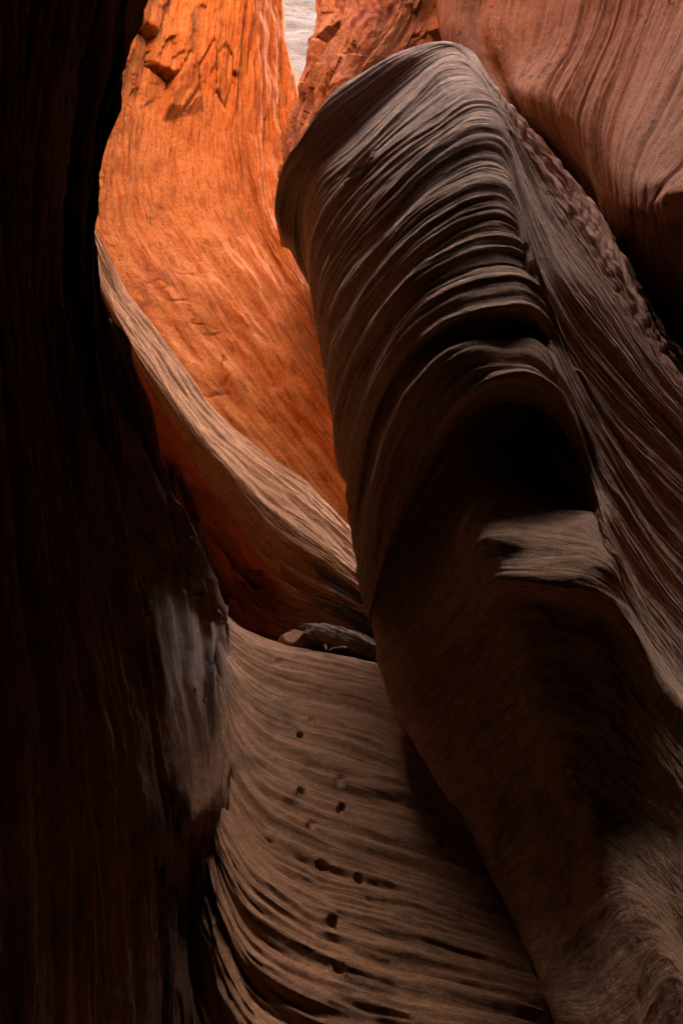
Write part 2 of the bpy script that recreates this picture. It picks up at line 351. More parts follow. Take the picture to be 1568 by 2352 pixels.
# floor: a worn chute climbing from the viewer; its layers fan from the foot of the left wall
F = [
 [(300,1420,11.5),(480,1490,11.0),(560,1560,10.8),(650,1610,10.8),(780,1620,10.9),(900,1660,10.9),(1020,1720,10.8),(1400,1800,10.6)],
 [(330,1330,9.9),(470,1390,9.4),(515,1440,9.2),(560,1472,9.2),(650,1506,9.3),(760,1518,9.3),(890,1550,9.0),(1000,1610,8.6),(1300,1700,8.2)],
 [(380,1280,9.0),(470,1350,8.5),(515,1404,8.4),(560,1440,8.45),(650,1475,8.45),(760,1494,8.35),(890,1525,8.05),(1000,1580,7.6),(1260,1660,7.1)],
 [(400,1330,8.6),(495,1420,8.0),(528,1490,7.8),(600,1560,7.6),(720,1600,7.5),(850,1635,7.25),(960,1685,6.95),(1060,1740,6.6),(1300,1800,6.3)],
 [(400,1440,8.0),(500,1545,7.2),(535,1640,6.95),(600,1715,6.7),(720,1765,6.5),(850,1800,6.3),(1000,1850,6.05),(1120,1910,5.75),(1340,1990,5.5)],
 [(400,1580,7.4),(495,1690,6.6),(530,1790,6.25),(600,1885,5.9),(720,1945,5.7),(860,1985,5.5),(1000,2030,5.3),(1130,2080,5.1),(1380,2160,4.9)],
 [(400,1730,6.9),(490,1840,6.1),(515,1940,5.7),(580,2050,5.35),(700,2130,5.1),(850,2180,4.9),(1000,2220,4.75),(1200,2270,4.5),(1420,2340,4.3)],
 [(400,1880,6.4),(488,1990,5.7),(510,2090,5.3),(570,2210,4.95),(700,2310,4.6),(880,2370,4.4),(1100,2410,4.2),(1450,2480,4.0)],
 [(400,2050,6.0),(490,2150,5.35),(520,2280,4.9),(600,2420,4.5),(750,2520,4.2),(1000,2570,4.0),(1450,2650,3.7)],
 [(380,2300,5.6),(480,2500,4.8),(600,2700,4.1),(800,2850,3.7),(1100,2900,3.4),(1500,2950,3.2)],
 [W(-1.6,3.0,0.1),W(-0.6,2.8,-0.3),W(0.3,2.6,-0.5),W(1.6,2.6,-0.5)],
 [W(-2.0,-3.5,0.0),W(-0.8,-3.5,-0.3),W(0.6,-3.5,-0.4),W(3.0,-3.5,-0.4)],
]
def d_floor(s, t, x, y, sk):
    near = np.clip((y - 1450) / 700, 0, 1)
    return (strata(s, t, 51, f=5.2, amp=0.024 + 0.024 * near, warp=0.2, k=0.10) * np.clip((x - 440) / 160, .35, 1) + 0.035 * fbm(s * .8, t * .5, 61, 3)
            + 0.006 * fbm(s * 12, t * 4, 63, 3) + .012 * (np.abs(noise(s * 15 + noise(s, t, 68), t * .8, 65)) - .4) + .008 * (np.abs(noise(s * 33, t * 1.8, 66)) - .4))
HOLES = [(718, 1655, 9.8, 7.4, 30, 0.029), (688, 1690, 9.0, 6.8, 20, 0.035), (782, 1790, 13.9, 10.4, 30, 0.029), (690, 1816, 11.2, 8.4, 15, 0.045), (782, 1858, 10.1, 13.0, 30, 0.041), (714, 1897, 12.2, 11.5, 35, 0.029), (738, 1988, 17.2, 12.9, 25, 0.032), (822, 2020, 13.0, 9.8, 35, 0.022), (760, 2117, 14.7, 14.4, 35, 0.051), (778, 2220, 17.4, 14.9, 40, 0.038), (640, 1520, 11.1, 8.3, 10, 0.016), (752, 1558, 8.1, 7.2, 35, 0.02), (1015, 1940, 11.8, 8.9, 10, 0.021), (925, 1800, 8.7, 15.8, -20, 0.013)]
floor = mass("canyon_floor", F, 800, 760, d_floor, M_floor, (0, 0, -2.5), marks=HOLES)
floor["kind"] = "structure"

# the fin: a leaning nose of rock whose layers arch over its crest
A = [
 [(760,640,11.5),(760,500,11.3),(820,330,11.2),(900,230,11.0),(1000,170,10.8),(1060,165,10.6),(1110,200,10.6),(1200,300,10.4),(1300,420,10.2),(1400,540,9.8),(1450,660,9.4),(1560,820,8.8),(1720,1000,8.2)],
 [(760,640,10.4),(690,580,9.95),(637,480,9.5),(650,395,9.25),(690,328,9.0),(745,250,8.88),(830,183,8.82),(900,133,8.76),(985,98,8.72),(1040,93,8.7),(1078,112,8.95),(1112,165,9.0),(1165,245,9.05),(1235,335,8.95),(1300,410,8.85),(1375,500,8.6),(1425,590,8.3),(1470,700,7.9),(1560,850,7.4),(1750,1000,7.0)],
 [(760,720,10.2),(715,670,10.0),(672,560,9.65),(678,460,9.42),(712,385,9.14),(784,318,8.93),(866,240,8.80),(932,182,8.68),(996,134,8.56),(1040,113,8.58),(1080,138,8.65),(1123,208,8.72),(1182,300,8.75),(1250,395,8.6),(1316,480,8.4),(1383,578,8.1),(1433,680,7.7),(1543,855,7.2),(1750,1035,6.65)],
 [(765,750,10.2),(730,690,9.9),(700,560,9.6),(702,465,9.3),(728,402,8.98),(792,338,8.76),(874,252,8.63),(940,194,8.52),(1004,140,8.42),(1050,128,8.40),(1094,165,8.45),(1140,245,8.55),(1204,345,8.55),(1270,440,8.35),(1335,530,8.1),(1402,630,7.8),(1480,770,7.3),(1548,870,7.05),(1750,1060,6.5)],
 [(760,780,9.9),(720,690,9.2),(716,560,8.85),(712,470,8.7),(738,408,8.45),(804,348,8.28),(886,264,8.2),(950,206,8.17),(1016,150,8.15),(1065,150,8.15),(1110,195,8.2),(1160,285,8.3),(1225,390,8.25),(1290,490,8.05),(1355,580,7.8),(1420,690,7.4),(1530,870,6.9),(1750,1070,6.4)],
 [(780,820,9.7),(735,760,9.0),(722,620,8.65),(730,530,8.35),(775,450,8.1),(840,380,7.95),(920,310,7.8),(1010,255,7.7),(1075,220,7.65),(1120,225,7.7),(1155,280,7.9),(1205,390,8.0),(1260,490,7.85),(1320,580,7.65),(1400,700,7.2),(1515,880,6.7),(1750,1110,6.2)],
 [(800,900,9.4),(745,830,8.7),(730,700,8.3),(750,610,7.95),(800,530,7.7),(860,460,7.5),(940,390,7.35),(1020,335,7.25),(1090,298,7.2),(1135,305,7.25),(1165,370,7.5),(1200,460,7.65),(1245,560,7.6),(1310,670,7.35),(1390,770,7.0),(1500,910,6.5),(1750,1150,6.0)],
 [(810,960,9.2),(750,890,8.4),(740,760,7.9),(765,680,7.55),(810,610,7.35),(880,540,7.1),(960,470,6.95),(1050,420,6.85),(1110,400,6.8),(1152,412,6.85),(1185,480,7.15),(1220,580,7.3),(1270,690,7.2),(1340,800,6.9),(1440,920,6.5),(1530,1010,6.2),(1750,1200,5.8)],
 [(830,1060,8.9),(768,990,8.1),(755,880,7.6),(785,780,7.2),(840,690,6.95),(910,610,6.7),(1000,540,6.55),(1080,500,6.5),(1140,490,6.5),(1180,508,6.55),(1213,590,6.85),(1260,710,6.9),(1325,830,6.65),(1420,960,6.3),(1530,1070,5.95),(1750,1260,5.6)],
 [(840,1120,8.7),(782,1060,7.9),(775,940,7.35),(808,830,6.95),(865,740,6.65),(940,650,6.4),(1030,598,6.3),(1100,575,6.25),(1165,572,6.25),(1212,592,6.3),(1250,700,6.6),(1310,830,6.5),(1400,980,6.15),(1510,1100,5.8),(1750,1320,5.4)],
 [(850,1180,8.5),(800,1140,7.7),(800,1010,7.1),(838,890,6.7),(895,790,6.4),(970,712,6.2),(1060,665,6.05),(1130,652,6.0),(1190,650,6.0),(1240,680,6.05),(1290,790,6.3),(1360,930,6.15),(1450,1060,5.8),(1600,1220,5.4),(1750,1380,5.2)],
 [(860,1230,8.3),(812,1210,7.5),(828,1060,6.85),(870,920,6.45),(930,830,6.2),(1010,755,5.95),(1090,722,5.82),(1150,712,5.8),(1210,720,5.8),(1262,760,5.86),(1315,870,6.0),(1385,1010,5.85),(1470,1130,5.5),(1750,1430,5.0)],
 [(865,1260,8.25),(818,1250,7.4),(840,1090,6.8),(885,950,6.5),(945,860,6.3),(1020,795,6.2),(1085,768,6.2),(1150,764,6.2),(1215,768,6.2),(1265,800,6.1),(1318,900,5.98),(1388,1035,5.78),(1472,1155,5.45),(1750,1450,4.95)],
 [(870,1300,8.2),(825,1290,7.3),(855,1110,6.65),(900,970,6.3),(960,875,6.0),(1035,806,5.85),(1095,790,5.85),(1150,796,5.88),(1212,786,5.85),(1256,815,5.82),(1305,905,5.85),(1375,1040,5.7),(1462,1170,5.35),(1750,1470,4.9)],
 [(875,1340,8.1),(835,1330,7.2),(880,1150,6.55),(930,1010,6.2),(985,920,5.95),(1050,850,5.75),(1105,828,5.66),(1170,830,5.66),(1225,840,5.66),(1268,880,5.68),(1320,970,5.7),(1390,1110,5.5),(1480,1240,5.2),(1750,1520,4.8)],
 [(885,1400,8.0),(850,1400,7.0),(910,1200,6.4),(965,1070,6.1),(1025,970,5.85),(1080,905,5.65),(1140,876,5.52),(1195,868,5.5),(1255,892,5.52),(1305,955,5.55),(1350,1060,5.5),(1405,1170,5.35),(1490,1300,5.05),(1750,1580,4.7)],
 [(890,1430,8.0),(858,1430,6.95),(925,1240,6.5),(985,1120,6.4),(1040,1030,6.35),(1090,960,6.35),(1140,925,6.35),(1195,910,6.35),(1250,930,6.3),(1295,990,6.15),(1338,1085,5.8),(1398,1200,5.4),(1490,1335,5.0),(1750,1610,4.65)],
 [(900,1480,7.9),(872,1475,6.9),(950,1330,6.5),(1020,1210,6.35),(1075,1130,6.3),(1120,1085,6.3),(1170,1070,6.3),(1220,1075,6.3),(1270,1090,6.25),(1315,1120,6.05),(1355,1165,5.75),(1410,1260,5.3),(1490,1390,4.9),(1750,1660,4.6)],
 [(905,1510,7.8),(885,1505,6.85),(970,1390,6.4),(1045,1265,6.1),(1090,1175,5.75),(1135,1165,5.7),(1190,1180,5.7),(1240,1190,5.7),(1300,1190,5.7),(1350,1195,5.6),(1390,1250,5.4),(1430,1330,5.15),(1500,1440,4.8),(1750,1710,4.5)],
 [(925,1570,7.6),(908,1565,6.7),(1000,1440,6.25),(1080,1320,5.9),(1120,1245,5.4),(1165,1245,5.35),(1220,1260,5.33),(1290,1270,5.3),(1350,1275,5.25),(1400,1300,5.15),(1440,1370,5.0),(1485,1460,4.75),(1560,1570,4.5),(1750,1770,4.3)],
 [(940,1620,7.4),(930,1615,6.6),(1020,1500,6.15),(1100,1400,5.75),(1150,1335,5.2),(1190,1336,5.12),(1240,1345,5.08),(1300,1352,5.05),(1360,1355,5.05),(1410,1385,5.0),(1450,1440,4.85),(1500,1530,4.6),(1580,1640,4.35),(1750,1830,4.15)],
 [(950,1660,7.3),(948,1650,6.5),(1035,1550,6.1),(1115,1460,5.8),(1170,1395,5.6),(1210,1385,5.55),(1260,1390,5.55),(1320,1400,5.5),(1370,1415,5.4),(1420,1450,5.15),(1460,1510,4.85),(1515,1600,4.5),(1600,1700,4.25),(1750,1880,4.05)],
 [(1000,1750,7.0),(1005,1758,6.2),(1070,1680,5.85),(1150,1590,5.6),(1210,1530,5.45),(1270,1510,5.4),(1340,1525,5.25),(1400,1560,5.0),(1450,1620,4.75),(1520,1710,4.4),(1620,1830,4.1),(1750,1960,3.9)],
 [(1060,1850,6.6),(1078,1868,5.8),(1130,1810,5.5),(1190,1740,5.3),(1240,1685,5.15),(1290,1670,5.0),(1350,1690,4.85),(1420,1740,4.65),(1500,1820,4.4),(1600,1930,4.05),(1750,2080,3.75)],
 [(1130,1960,6.2),(1138,1975,5.4),(1190,1930,5.1),(1240,1880,4.9),(1290,1830,4.7),(1350,1850,4.55),(1420,1900,4.4),(1500,1970,4.2),(1600,2070,3.9),(1750,2200,3.6)],
 [(1180,2070,5.9),(1208,2100,5.0),(1250,2080,4.75),(1300,2030,4.55),(1370,1960,4.35),(1440,2000,4.2),(1520,2070,4.0),(1620,2160,3.75),(1750,2270,3.5)],
 [(1240,2190,5.5),(1258,2205,4.6),(1300,2200,4.4),(1360,2150,4.2),(1440,2070,4.05),(1510,2110,3.9),(1600,2200,3.7),(1750,2330,3.4)],
 [(1300,2330,5.2),(1312,2345,4.2),(1360,2350,4.0),(1440,2290,3.8),(1520,2190,3.65),(1580,2230,3.5),(1750,2400,3.3)],
 [(1380,2560,4.8),(1390,2570,3.8),(1440,2570,3.6),(1520,2500,3.4),(1600,2430,3.3),(1800,2550,3.1)],
 [(1480,3000,4.4),(1500,3000,3.4),(1560,3000,3.2),(1640,2950,3.1),(1720,2900,3.0),(1900,3000,2.8)],
]
def sm(u):
    u = np.clip(u, 0, 1); return u * u * (3 - 2 * u)
def flank(rows):
    """depths of the fin's right flank and of its shaded left side"""
    ry = [100, 215, 300, 410, 500, 590, 680, 720, 800, 900, 1050, 1200, 1350, 1500, 1650, 1900, 2300, 3000]
    rx = [1040, 1110, 1132, 1152, 1180, 1212, 1240, 1212, 1255, 1300, 1350, 1400, 1420, 1450, 1500, 1550, 1600, 1750]
    rd = [8.5, 7.7, 7.2, 6.8, 6.5, 6.25, 6.0, 5.85, 5.78, 5.62, 5.4, 5.2, 5.0, 4.8, 4.6, 4.3, 3.7, 3.0]
    sl = {1: .0095, 2: .0078, 3: .0064, 4: .0054, 5: .0047}
    out = []
    for i, c in enumerate(rows):
        c = [list(p) for p in c]
        if 1 <= i <= 19:
            top = min(range(len(c)), key=lambda k: c[k][1])
            for k in range(top + 1, len(c)):
                x, y, d = c[k]; xr = np.interp(y, ry, rx)
                if x > xr - 3: c[k][2] = float(np.interp(y, ry, rd) + sl.get(i, .0042) * min(x - xr, 330))
        if i >= 9:
            d1, d2, d3 = c[1][2], c[2][2], c[3][2]
            c[2][2] = d3 + .5 * (d2 - d3); c[1][2] = c[2][2] + .35 * (d1 - d2)
        off = {16: -.08, 17: -.2, 18: -.34, 19: -.40, 20: -.38, 21: -.27, 22: -.16, 23: -.08}.get(i, 0)
        for p in c:                                     # the belly below the hollow stands out
            p[2] += off * float(sm((p[0] - 960) / 230) * sm((1520 - p[0]) / 150))
        out.append([tuple(p) for p in c])
    return out
A = flank(A)
def shoulder(s, x, y, sk):
    """the rough pink bench running down behind the crest on the right"""
    return np.clip((sk[5] - s) / (sk[5] - sk[3]), 0, 1) * sm((x - 1085 - .28 * (y - 150)) / 60) * sm((y - 120) / 60)
def d_fin(s, t, x, y, sk):
    low = np.clip((1500 - y) / 400, 0.14, 1); top = np.clip((y - 60) / 300, 0.12, 1)
    return (strata(s, t, 71, f=4.6, amp=0.040, warp=0.16, k=0.055) * low * top * (1 - .5 * sm((y - 980) / 160) * sm((1500 - y) / 120) * sm((1450 - x) / 120) * sm((x - 900) / 120))
            + shoulder(s, x, y, sk) * (.025 * fbm(s * 3.5, t * 2.2, 85, 5) + .03 * np.abs(noise(s * 3, t * 9, 87)))
            + 0.03 * fbm(s * .9, t * .5, 81, 3) + 0.005 * fbm(s * 10, t * 5, 83, 3) + low * (.010 * (np.abs(noise(s * 14, t * .5, 88)) - .4) + .006 * (np.abs(noise(s * 30, t * 1.1, 89)) - .4)))
SLOTS = [(818,318,26,9,-50,.10),(826,382,40,9,-48,.12),(1088,180,24,9,10,.06)]
fin = mass("rock_fin", A, 820, 1150, d_fin, M_fin, (2.2, 2.0, -0.8), marks=SLOTS, relax=40,
           layer=lambda s, t, x, y, sk: (shoulder(s, x, y, sk), 0 * s))
tag(fin, "huge grey-brown leaning rock nose with arched ribs and a dark hollow beneath", "rock fin")

# right wall: layers falling from the rim to the crevice behind the fin
Wl = [
 rise([(1010,-300,15.0),(1010,0,14.6),(1020,120,14.2),(1080,260,14.0),(1200,420,13.5),(1300,700,13.0)], 1.0, 2.5, 26),
 rise([(1032,-300,12.5),(1020,0,12.2),(1016,60,12.1),(1030,110,12.0),(1070,160,11.9),(1120,240,11.8),(1190,330,11.6),(1260,500,11.4)], 0.9, 0.5, 16),
 rise([(1060,-300,11.6),(1050,0,11.5),(1046,60,11.4),(1062,110,11.3),(1100,165,11.2),(1145,240,11.0),(1210,310,10.9),(1280,500,10.8)], 0.9, 0, 15),
 rise([(1130,-300,11.6),(1104,0,11.5),(1094,50,11.4),(1108,105,11.3),(1140,165,11.2),(1182,225,11.0),(1240,310,10.9),(1310,500,10.8)], 0.9, 0, 15),
 rise([(1285,-300,11.0),(1249,0,10.9),(1234,65,10.8),(1214,120,10.7),(1192,165,10.6),(1184,210,10.5),(1200,260,10.5),(1262,340,10.5),(1350,560,10.4)], 0.8, 0, 15),
 rise([(1380,-300,10.4),(1339,0,10.35),(1309,95,10.3),(1268,175,10.2),(1254,225,10.1),(1266,290,10.1),(1294,350,10.1),(1340,425,10.1),(1410,600,10.0)], 0.7, 0, 15),
 rise([(1420,-300,10.2),(1379,0,10.1),(1339,110,10.0),(1302,185,9.95),(1280,240,9.9),(1288,300,9.9),(1314,360,9.9),(1370,430,9.9),(1410,520,9.9),(1430,660,9.9)], 0.7, 0, 15),
 rise([(1540,-300,9.7),(1499,0,9.6),(1444,165,9.5),(1402,270,9.35),(1388,350,9.3),(1398,430,9.3),(1418,500,9.3),(1432,600,9.5),(1445,720,9.7),(1520,900,9.7)], 0.6, 0, 15),
 rise([(1630,-300,9.3),(1590,0,9.2),(1545,110,9.0),(1490,220,8.8),(1440,320,8.65),(1420,400,8.6),(1424,462,8.6),(1428,500,9.0),(1440,600,9.6),(1480,760,9.8),(1560,950,9.7)], 0.5, 0, 15),
 rise([(1740,-300,8.8),(1690,0,8.7),(1630,150,8.4),(1560,290,8.2),(1500,390,8.05),(1476,430,8.0),(1474,468,8.05),(1478,500,8.7),(1490,600,9.3),(1530,760,9.6),(1600,950,9.5)], 0.4, 0, 15),
 rise([(1850,-300,8.3),(1800,0,8.2),(1730,200,7.9),(1640,350,7.7),(1570,420,7.6),(1530,455,7.6),(1530,490,7.8),(1535,540,8.6),(1560,650,9.0),(1600,800,9.2),(1660,950,9.2)], 0.3, 0, 15),
 rise([(2000,-300,7.6),(1940,0,7.5),(1860,200,7.3),(1760,360,7.2),(1690,440,7.15),(1650,480,7.2),(1645,520,7.5),(1650,620,8.2),(1700,800,8.5),(1760,1000,8.3)], 0.3, 0, 15),
 rise([(2300,-300,6.2),(2250,100,6.1),(2150,400,6.0),(2050,600,6.0),(1980,800,6.1),(1960,1000,6.2),(1950,1300,5.8)], -1.9, -0.6, 10),  # unseen column leaned inward to block skylight from the lower rock
 [W(0.8,3.4,8.2),W(2.2,2.8,6.4),W(3.0,2.4,4),W(3.0,2.4,1),W(3.0,2.4,-3)],  # unseen near wall, its top drawn in to close off the sky
 [W(1.2,0.2,13),W(1.9,0.2,7),W(2.2,0.2,3),W(2.2,0.2,1),W(2.2,0.2,-3)],
 [W(1.0,-3.0,12),W(1.8,-3.0,6),W(2.2,-3.0,3),W(2.2,-3.0,1),W(2.2,-3.0,-3)],
]
def d_right(s, t, x, y, sk):
    o = 0
    for k, wd, dp in ((2, .02, .03), (3, .03, .05), (4, .02, .04), (4.5, .015, .03), (5, .035, .10), (5.4, .015, .03), (6, .03, .10), (6.4, .015, .03), (6.7, .012, .02), (7, .02, .04), (7.5, .014, .03), (8, .018, .03), (8.5, .015, .02), (9, .02, .03), (9.6, .012, .02)):
        c = np.interp(k, np.arange(len(sk)), sk) + .05 * noise(t * .6, t * 0 + k, 7) + .012 * noise(t * 4, t * 0 + k, 8)
        o = o - dp * np.exp(-((s - c) / wd) ** 2) * np.clip(.6 + noise(t * .5, t * 0 + 3 * k, 9), .1, 1)
        o = o + .4 * dp * np.exp(-((s - c - 2.2 * wd) / (1.2 * wd)) ** 2)
    o = o + .012 * (np.abs(noise(s * 9, t * .35, 118)) - .4)
    return o + strata(s, t, 101, f=5.0, amp=0.018, warp=0.12, k=0.035, wf=.25) + 0.05 * fbm(s * .6, t * .4, 111, 3) + 0.006 * fbm(s * 9, t * 5, 113, 3)
right = mass("canyon_wall", Wl, 760, 700, d_right, M_right, (3.0, 2.5, 0))
tag(right, "tall pitted right wall with long slanting seams above a black undercut", "rock wall")

# red wall: broken, farther bend between the bright gap and the right wall
Rw = [
 rise([(800,-300,17.5),(780,0,17.0),(765,100,16.6),(755,200,16.2),(740,300,16.0),(730,500,16.0)], 0.3, 2.0, 26),
 rise([(765,-300,14.2),(742,0,14.0),(732,60,13.95),(722,110,13.9),(709,180,13.8),(697,250,13.7),(679,320,13.6),(672,420,13.5),(690,560,13.5)], 0.2, 1, 26),
 rise([(815,-300,13.6),(782,0,13.3),(762,80,13.2),(742,160,13.1),(725,240,13.1),(708,320,13.0),(705,420,13.0),(720,560,13.0)], 0.4, .5, 26),
 rise([(880,-300,13.2),(835,0,12.9),(795,90,12.7),(765,170,12.6),(745,250,12.6),(735,330,12.6),(740,430,12.5),(760,560,12.4)], 1.2, 0, 24),
 rise([(950,-300,12.9),(905,0,12.6),(860,80,12.4),(815,160,12.3),(785,230,12.2),(770,330,12.2),(780,450,12.2),(820,560,12.2)], 1.2, 0, 24),
 rise([(1010,-300,12.9),(965,0,12.6),(940,70,12.4),(900,140,12.2),(860,220,12.1),(850,330,12.1),(870,450,12.0)], 1.2, 0, 24),
 rise([(1050,-300,13.2),(1012,0,12.9),(1002,60,12.7),(985,110,12.6),(960,200,12.5),(960,330,12.5),(980,450,12.5)], 1.2, .2, 24),
 rise([(1110,-300,14.0),(1080,0,13.8),(1070,60,13.6),(1060,120,13.5),(1050,220,13.4),(1060,330,13.4),(1080,450,13.3)], 1.2, .5, 24),
]
def d_red(s, t, x, y, sk):
    v, e, tilt = cells(s * 2.0 + .12 * noise(s, t, 3), t * 0.6, 121)
    v2, e2, tilt2 = cells(s * 4.1 + .2 * noise(s * 2, t * 2, 4), t * 1.3, 125)
    return 0.34 * (v - .5) + 0.22 * tilt + 0.07 * (v2 - .5) + 0.06 * tilt2 + strata(s, t, 131, f=2.2, amp=0.05, k=.12) + 0.03 * fbm(s * 5, t * 3, 133, 4)
red = mass("red_wall", Rw, 520, 420, d_red, M_red, (3.0, 3.0, 0))
tag(red, "broken red rock face beside the bright gap, above the grey nose", "rock wall")

# the glowing back wall of the chamber
O = [
 [W(-4.4, 6.5, 19), W(-4.6, 6.5, 10), W(-4.6, 6.5, 5), W(-4.4, 6.5, 0)],  # unseen end columns added to stop sunlight entering from the left
 [W(-4.6, 9.5, 19), W(-4.8, 9.5, 10), W(-4.8, 9.5, 5), W(-4.4, 9.5, 0)],
 rise([(60,-300,13.0),(60,100,12.8),(90,400,12.4),(120,700,12.0),(200,1000,11.6),(320,1300,11.2),(480,1560,11.0),(560,1700,11.0)], -.3, 0, 19),
 rise([(260,-300,15.2),(240,100,15.0),(200,350,14.7),(190,520,14.2),(230,680,13.7),(320,820,13.3),(440,980,12.9),(580,1150,12.5),(740,1330,12.2),(800,1480,12.2)], -.5, .5, 19),
 rise([(400,-300,16.4),(370,50,16.2),(330,220,16.0),(310,370,15.6),(335,500,15.1),(420,640,14.4),(520,780,13.8),(630,930,13.2),(740,1080,12.8),(850,1240,12.4),(930,1400,12.3)], -.5, .5, 19),
 rise([(500,-300,16.8),(480,50,16.7),(460,200,16.6),(440,330,16.3),(455,450,15.8),(515,570,15.1),(600,700,14.3),(700,840,13.6),(800,990,13.0),(900,1150,12.6),(1000,1330,12.4)], -.4, .5, 19),
 rise([(560,-300,16.9),(547,0,16.9),(532,150,16.8),(522,300,16.6),(540,440,16.1),(590,560,15.4),(665,680,14.6),(745,800,13.9),(840,920,13.3),(960,1100,12.9)], -.2, .5, 17),
 rise([(602,-300,17.2),(598,0,17.2),(592,150,17.1),(592,300,16.9),(608,420,16.5),(645,540,15.8),(700,645,15.1),(770,750,14.5),(860,860,14.0),(1000,1000,13.5)], 0.1, .5, 20),
 rise([(632,-300,17.7),(630,0,17.7),(632,150,17.6),(642,290,17.4),(664,410,17.0),(700,520,16.4),(750,610,15.9),(830,710,15.3),(960,840,14.8),(1100,960,14.4)], 0.6, .5, 20),
 rise([(650,-300,18.5),(648,0,18.5),(652,80,18.5),(664,140,18.4),(682,195,18.3),(700,240,18.2),(722,330,18.0),(755,440,17.6),(810,560,17.2),(900,680,16.8),(1060,800,16.2)], 0.9, .6, 20),
 rise([(640,-300,20.5),(640,0,20.5),(650,100,20.4),(680,220,20.3),(730,340,20.0),(790,480,19.6),(900,600,19.2),(1060,720,18.6)], 0.9, 1, 20),
]
def d_orange(s, t, x, y, sk):
    fr = np.clip((545 - x + 30 * noise(s, t, 2)) / 40, 0, 1) * np.clip((275 - y + 60 * noise(s * 1.2, t, 5)) / 40, 0, 1)   # the broken upper left
    v, e, tilt = cells(s * 2.6 + .12 * noise(s, t, 3), t * 0.85, 141)
    v2, e2, tilt2 = cells(s * 6 + .3 * noise(s * 2, t * 2, 6), t * 2.6, 145)
    rough = np.clip((560 - x) / 200 + (y - 500) / 500, 0, 1)
    st = np.clip((x - 470) / 60 + (y - 560) / 900, 0.15, 1)
    return (fr * (0.30 * (v - .45) + .26 * tilt - .12 * np.exp(-(e / .05) ** 2) + .06 * (v2 - .5) + .05 * tilt2)
            + strata(s, t, 151, f=4.5, amp=0.05, warp=.12, k=.10) * st
            - rough * 0.03 * np.exp(-(noise(s * .9 + .2 * noise(s * 5, t * 4, 8), t * .35, 167) / .02) ** 2)
            + 0.07 * fbm(s * 1.1, t * .7, 161, 3) + rough * (0.035 * fbm(s * 3.5, t * 1.0, 163, 4)) + 0.012 * fbm(s * 8, t * 3, 165, 3))
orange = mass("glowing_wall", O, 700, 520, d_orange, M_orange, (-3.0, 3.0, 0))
tag(orange, "tall glowing orange back wall of the chamber, seen between the two dark masses", "rock wall")

# the slanting ledge at the foot of the orange wall
G = [
 [(150,420,13.0),(215,560,13.0),(260,660,13.1),(340,770,13.1),(430,890,13.2),(510,1000,13.2),(610,1090,13.2),(710,1165,13.0),(810,1260,12.6),(960,1400,12.0)],
 [(160,420,11.0),(208,520,11.1),(230,585,11.1),(262,645,11.2),(335,738,11.3),(422,850,11.4),(502,955,11.5),(600,1045,11.5),(700,1120,11.4),(803,1214,11.1),(870,1300,10.7),(980,1400,10.3)],
 [(160,440,10.5),(212,555,10.5),(240,640,10.5),(290,725,10.5),(365,835,10.5),(450,950,10.5),(535,1050,10.5),(625,1130,10.4),(715,1200,10.3),(810,1285,10.1),(880,1360,9.9),(980,1440,9.7)],
 [(170,500,10.1),(225,640,10.05),(262,720,10.0),(315,810,9.9),(385,910,9.85),(460,1010,9.8),(540,1105,9.75),(620,1195,9.7),(700,1260,9.6),(790,1320,9.5),(880,1390,9.35),(980,1460,9.2)],
 [(180,560,10.2),(240,700,10.15),(285,790,10.1),(340,890,10.0),(405,985,9.95),(470,1075,9.9),(540,1160,9.85),(615,1240,9.75),(690,1305,9.6),(780,1360,9.45),(870,1415,9.3),(980,1480,9.1)],
 [(200,660,10.5),(265,800,10.4),(320,900,10.3),(370,990,10.2),(420,1070,10.15),(480,1155,10.1),(545,1230,10.0),(615,1300,9.85),(680,1350,9.6),(770,1395,9.4),(870,1440,9.2),(980,1500,9.0)],
 [(230,800,10.7),(300,930,10.6),(350,1020,10.55),(395,1095,10.5),(440,1170,10.45),(495,1240,10.4),(555,1310,10.3),(620,1370,10.1),(690,1405,9.75),(770,1435,9.45),(870,1475,9.2),(980,1530,9.0)],
 [(260,950,10.5),(330,1050,10.45),(380,1130,10.4),(425,1210,10.35),(475,1290,10.3),(530,1360,10.2),(590,1415,10.05),(650,1445,9.9),(715,1455,9.8),(790,1475,9.55),(880,1505,9.3),(980,1550,9.1)],
 [(280,1100,10.3),(350,1200,10.25),(410,1290,10.2),(470,1380,10.1),(530,1450,10.0),(600,1490,9.9),(680,1510,9.8),(780,1530,9.6),(880,1560,9.4),(980,1600,9.2)],
 [(280,1300,10.2),(360,1400,10.1),(450,1520,10.0),(540,1600,9.9),(680,1640,9.8),(800,1660,9.6),(980,1700,9.3)],
]
def d_ledge(s, t, x, y, sk):
    dn = np.clip((s - sk[4]) / (sk[5] - sk[4]), 0, 1)
    v, e, tilt = cells(s * 3.0 + .3 * noise(s * 2, t, 5), t * 1.0, 171)
    v2, e2, tilt2 = cells(s * 7 + .3 * noise(s * 2, t, 6), t * 2.4, 172)
    o = strata(s, t, 181, f=5.0, amp=0.03 + 0.02 * dn, warp=.10, k=.10) + 0.04 * fbm(s * .9, t * .6, 191, 3)
    o = o + dn * (0.24 * (v - .5) + .26 * tilt + .08 * (v2 - .5) + .08 * tilt2) * np.clip((680 - x) / 120, 0.15, 1)
    c = sk[6] + .06 * noise(t * 1.2, t * 0, 9)
    o = o - .12 * np.exp(-((s - c) / .04) ** 2) * np.clip((x - 640) / 60, 0, 1)
    return o + 0.012 * fbm(s * 7, t * 3, 193, 4) + .020 * (np.abs(noise(s * 13, t * .9, 195)) - .4) + .012 * (np.abs(noise(s * 28, t * 2, 196)) - .4)
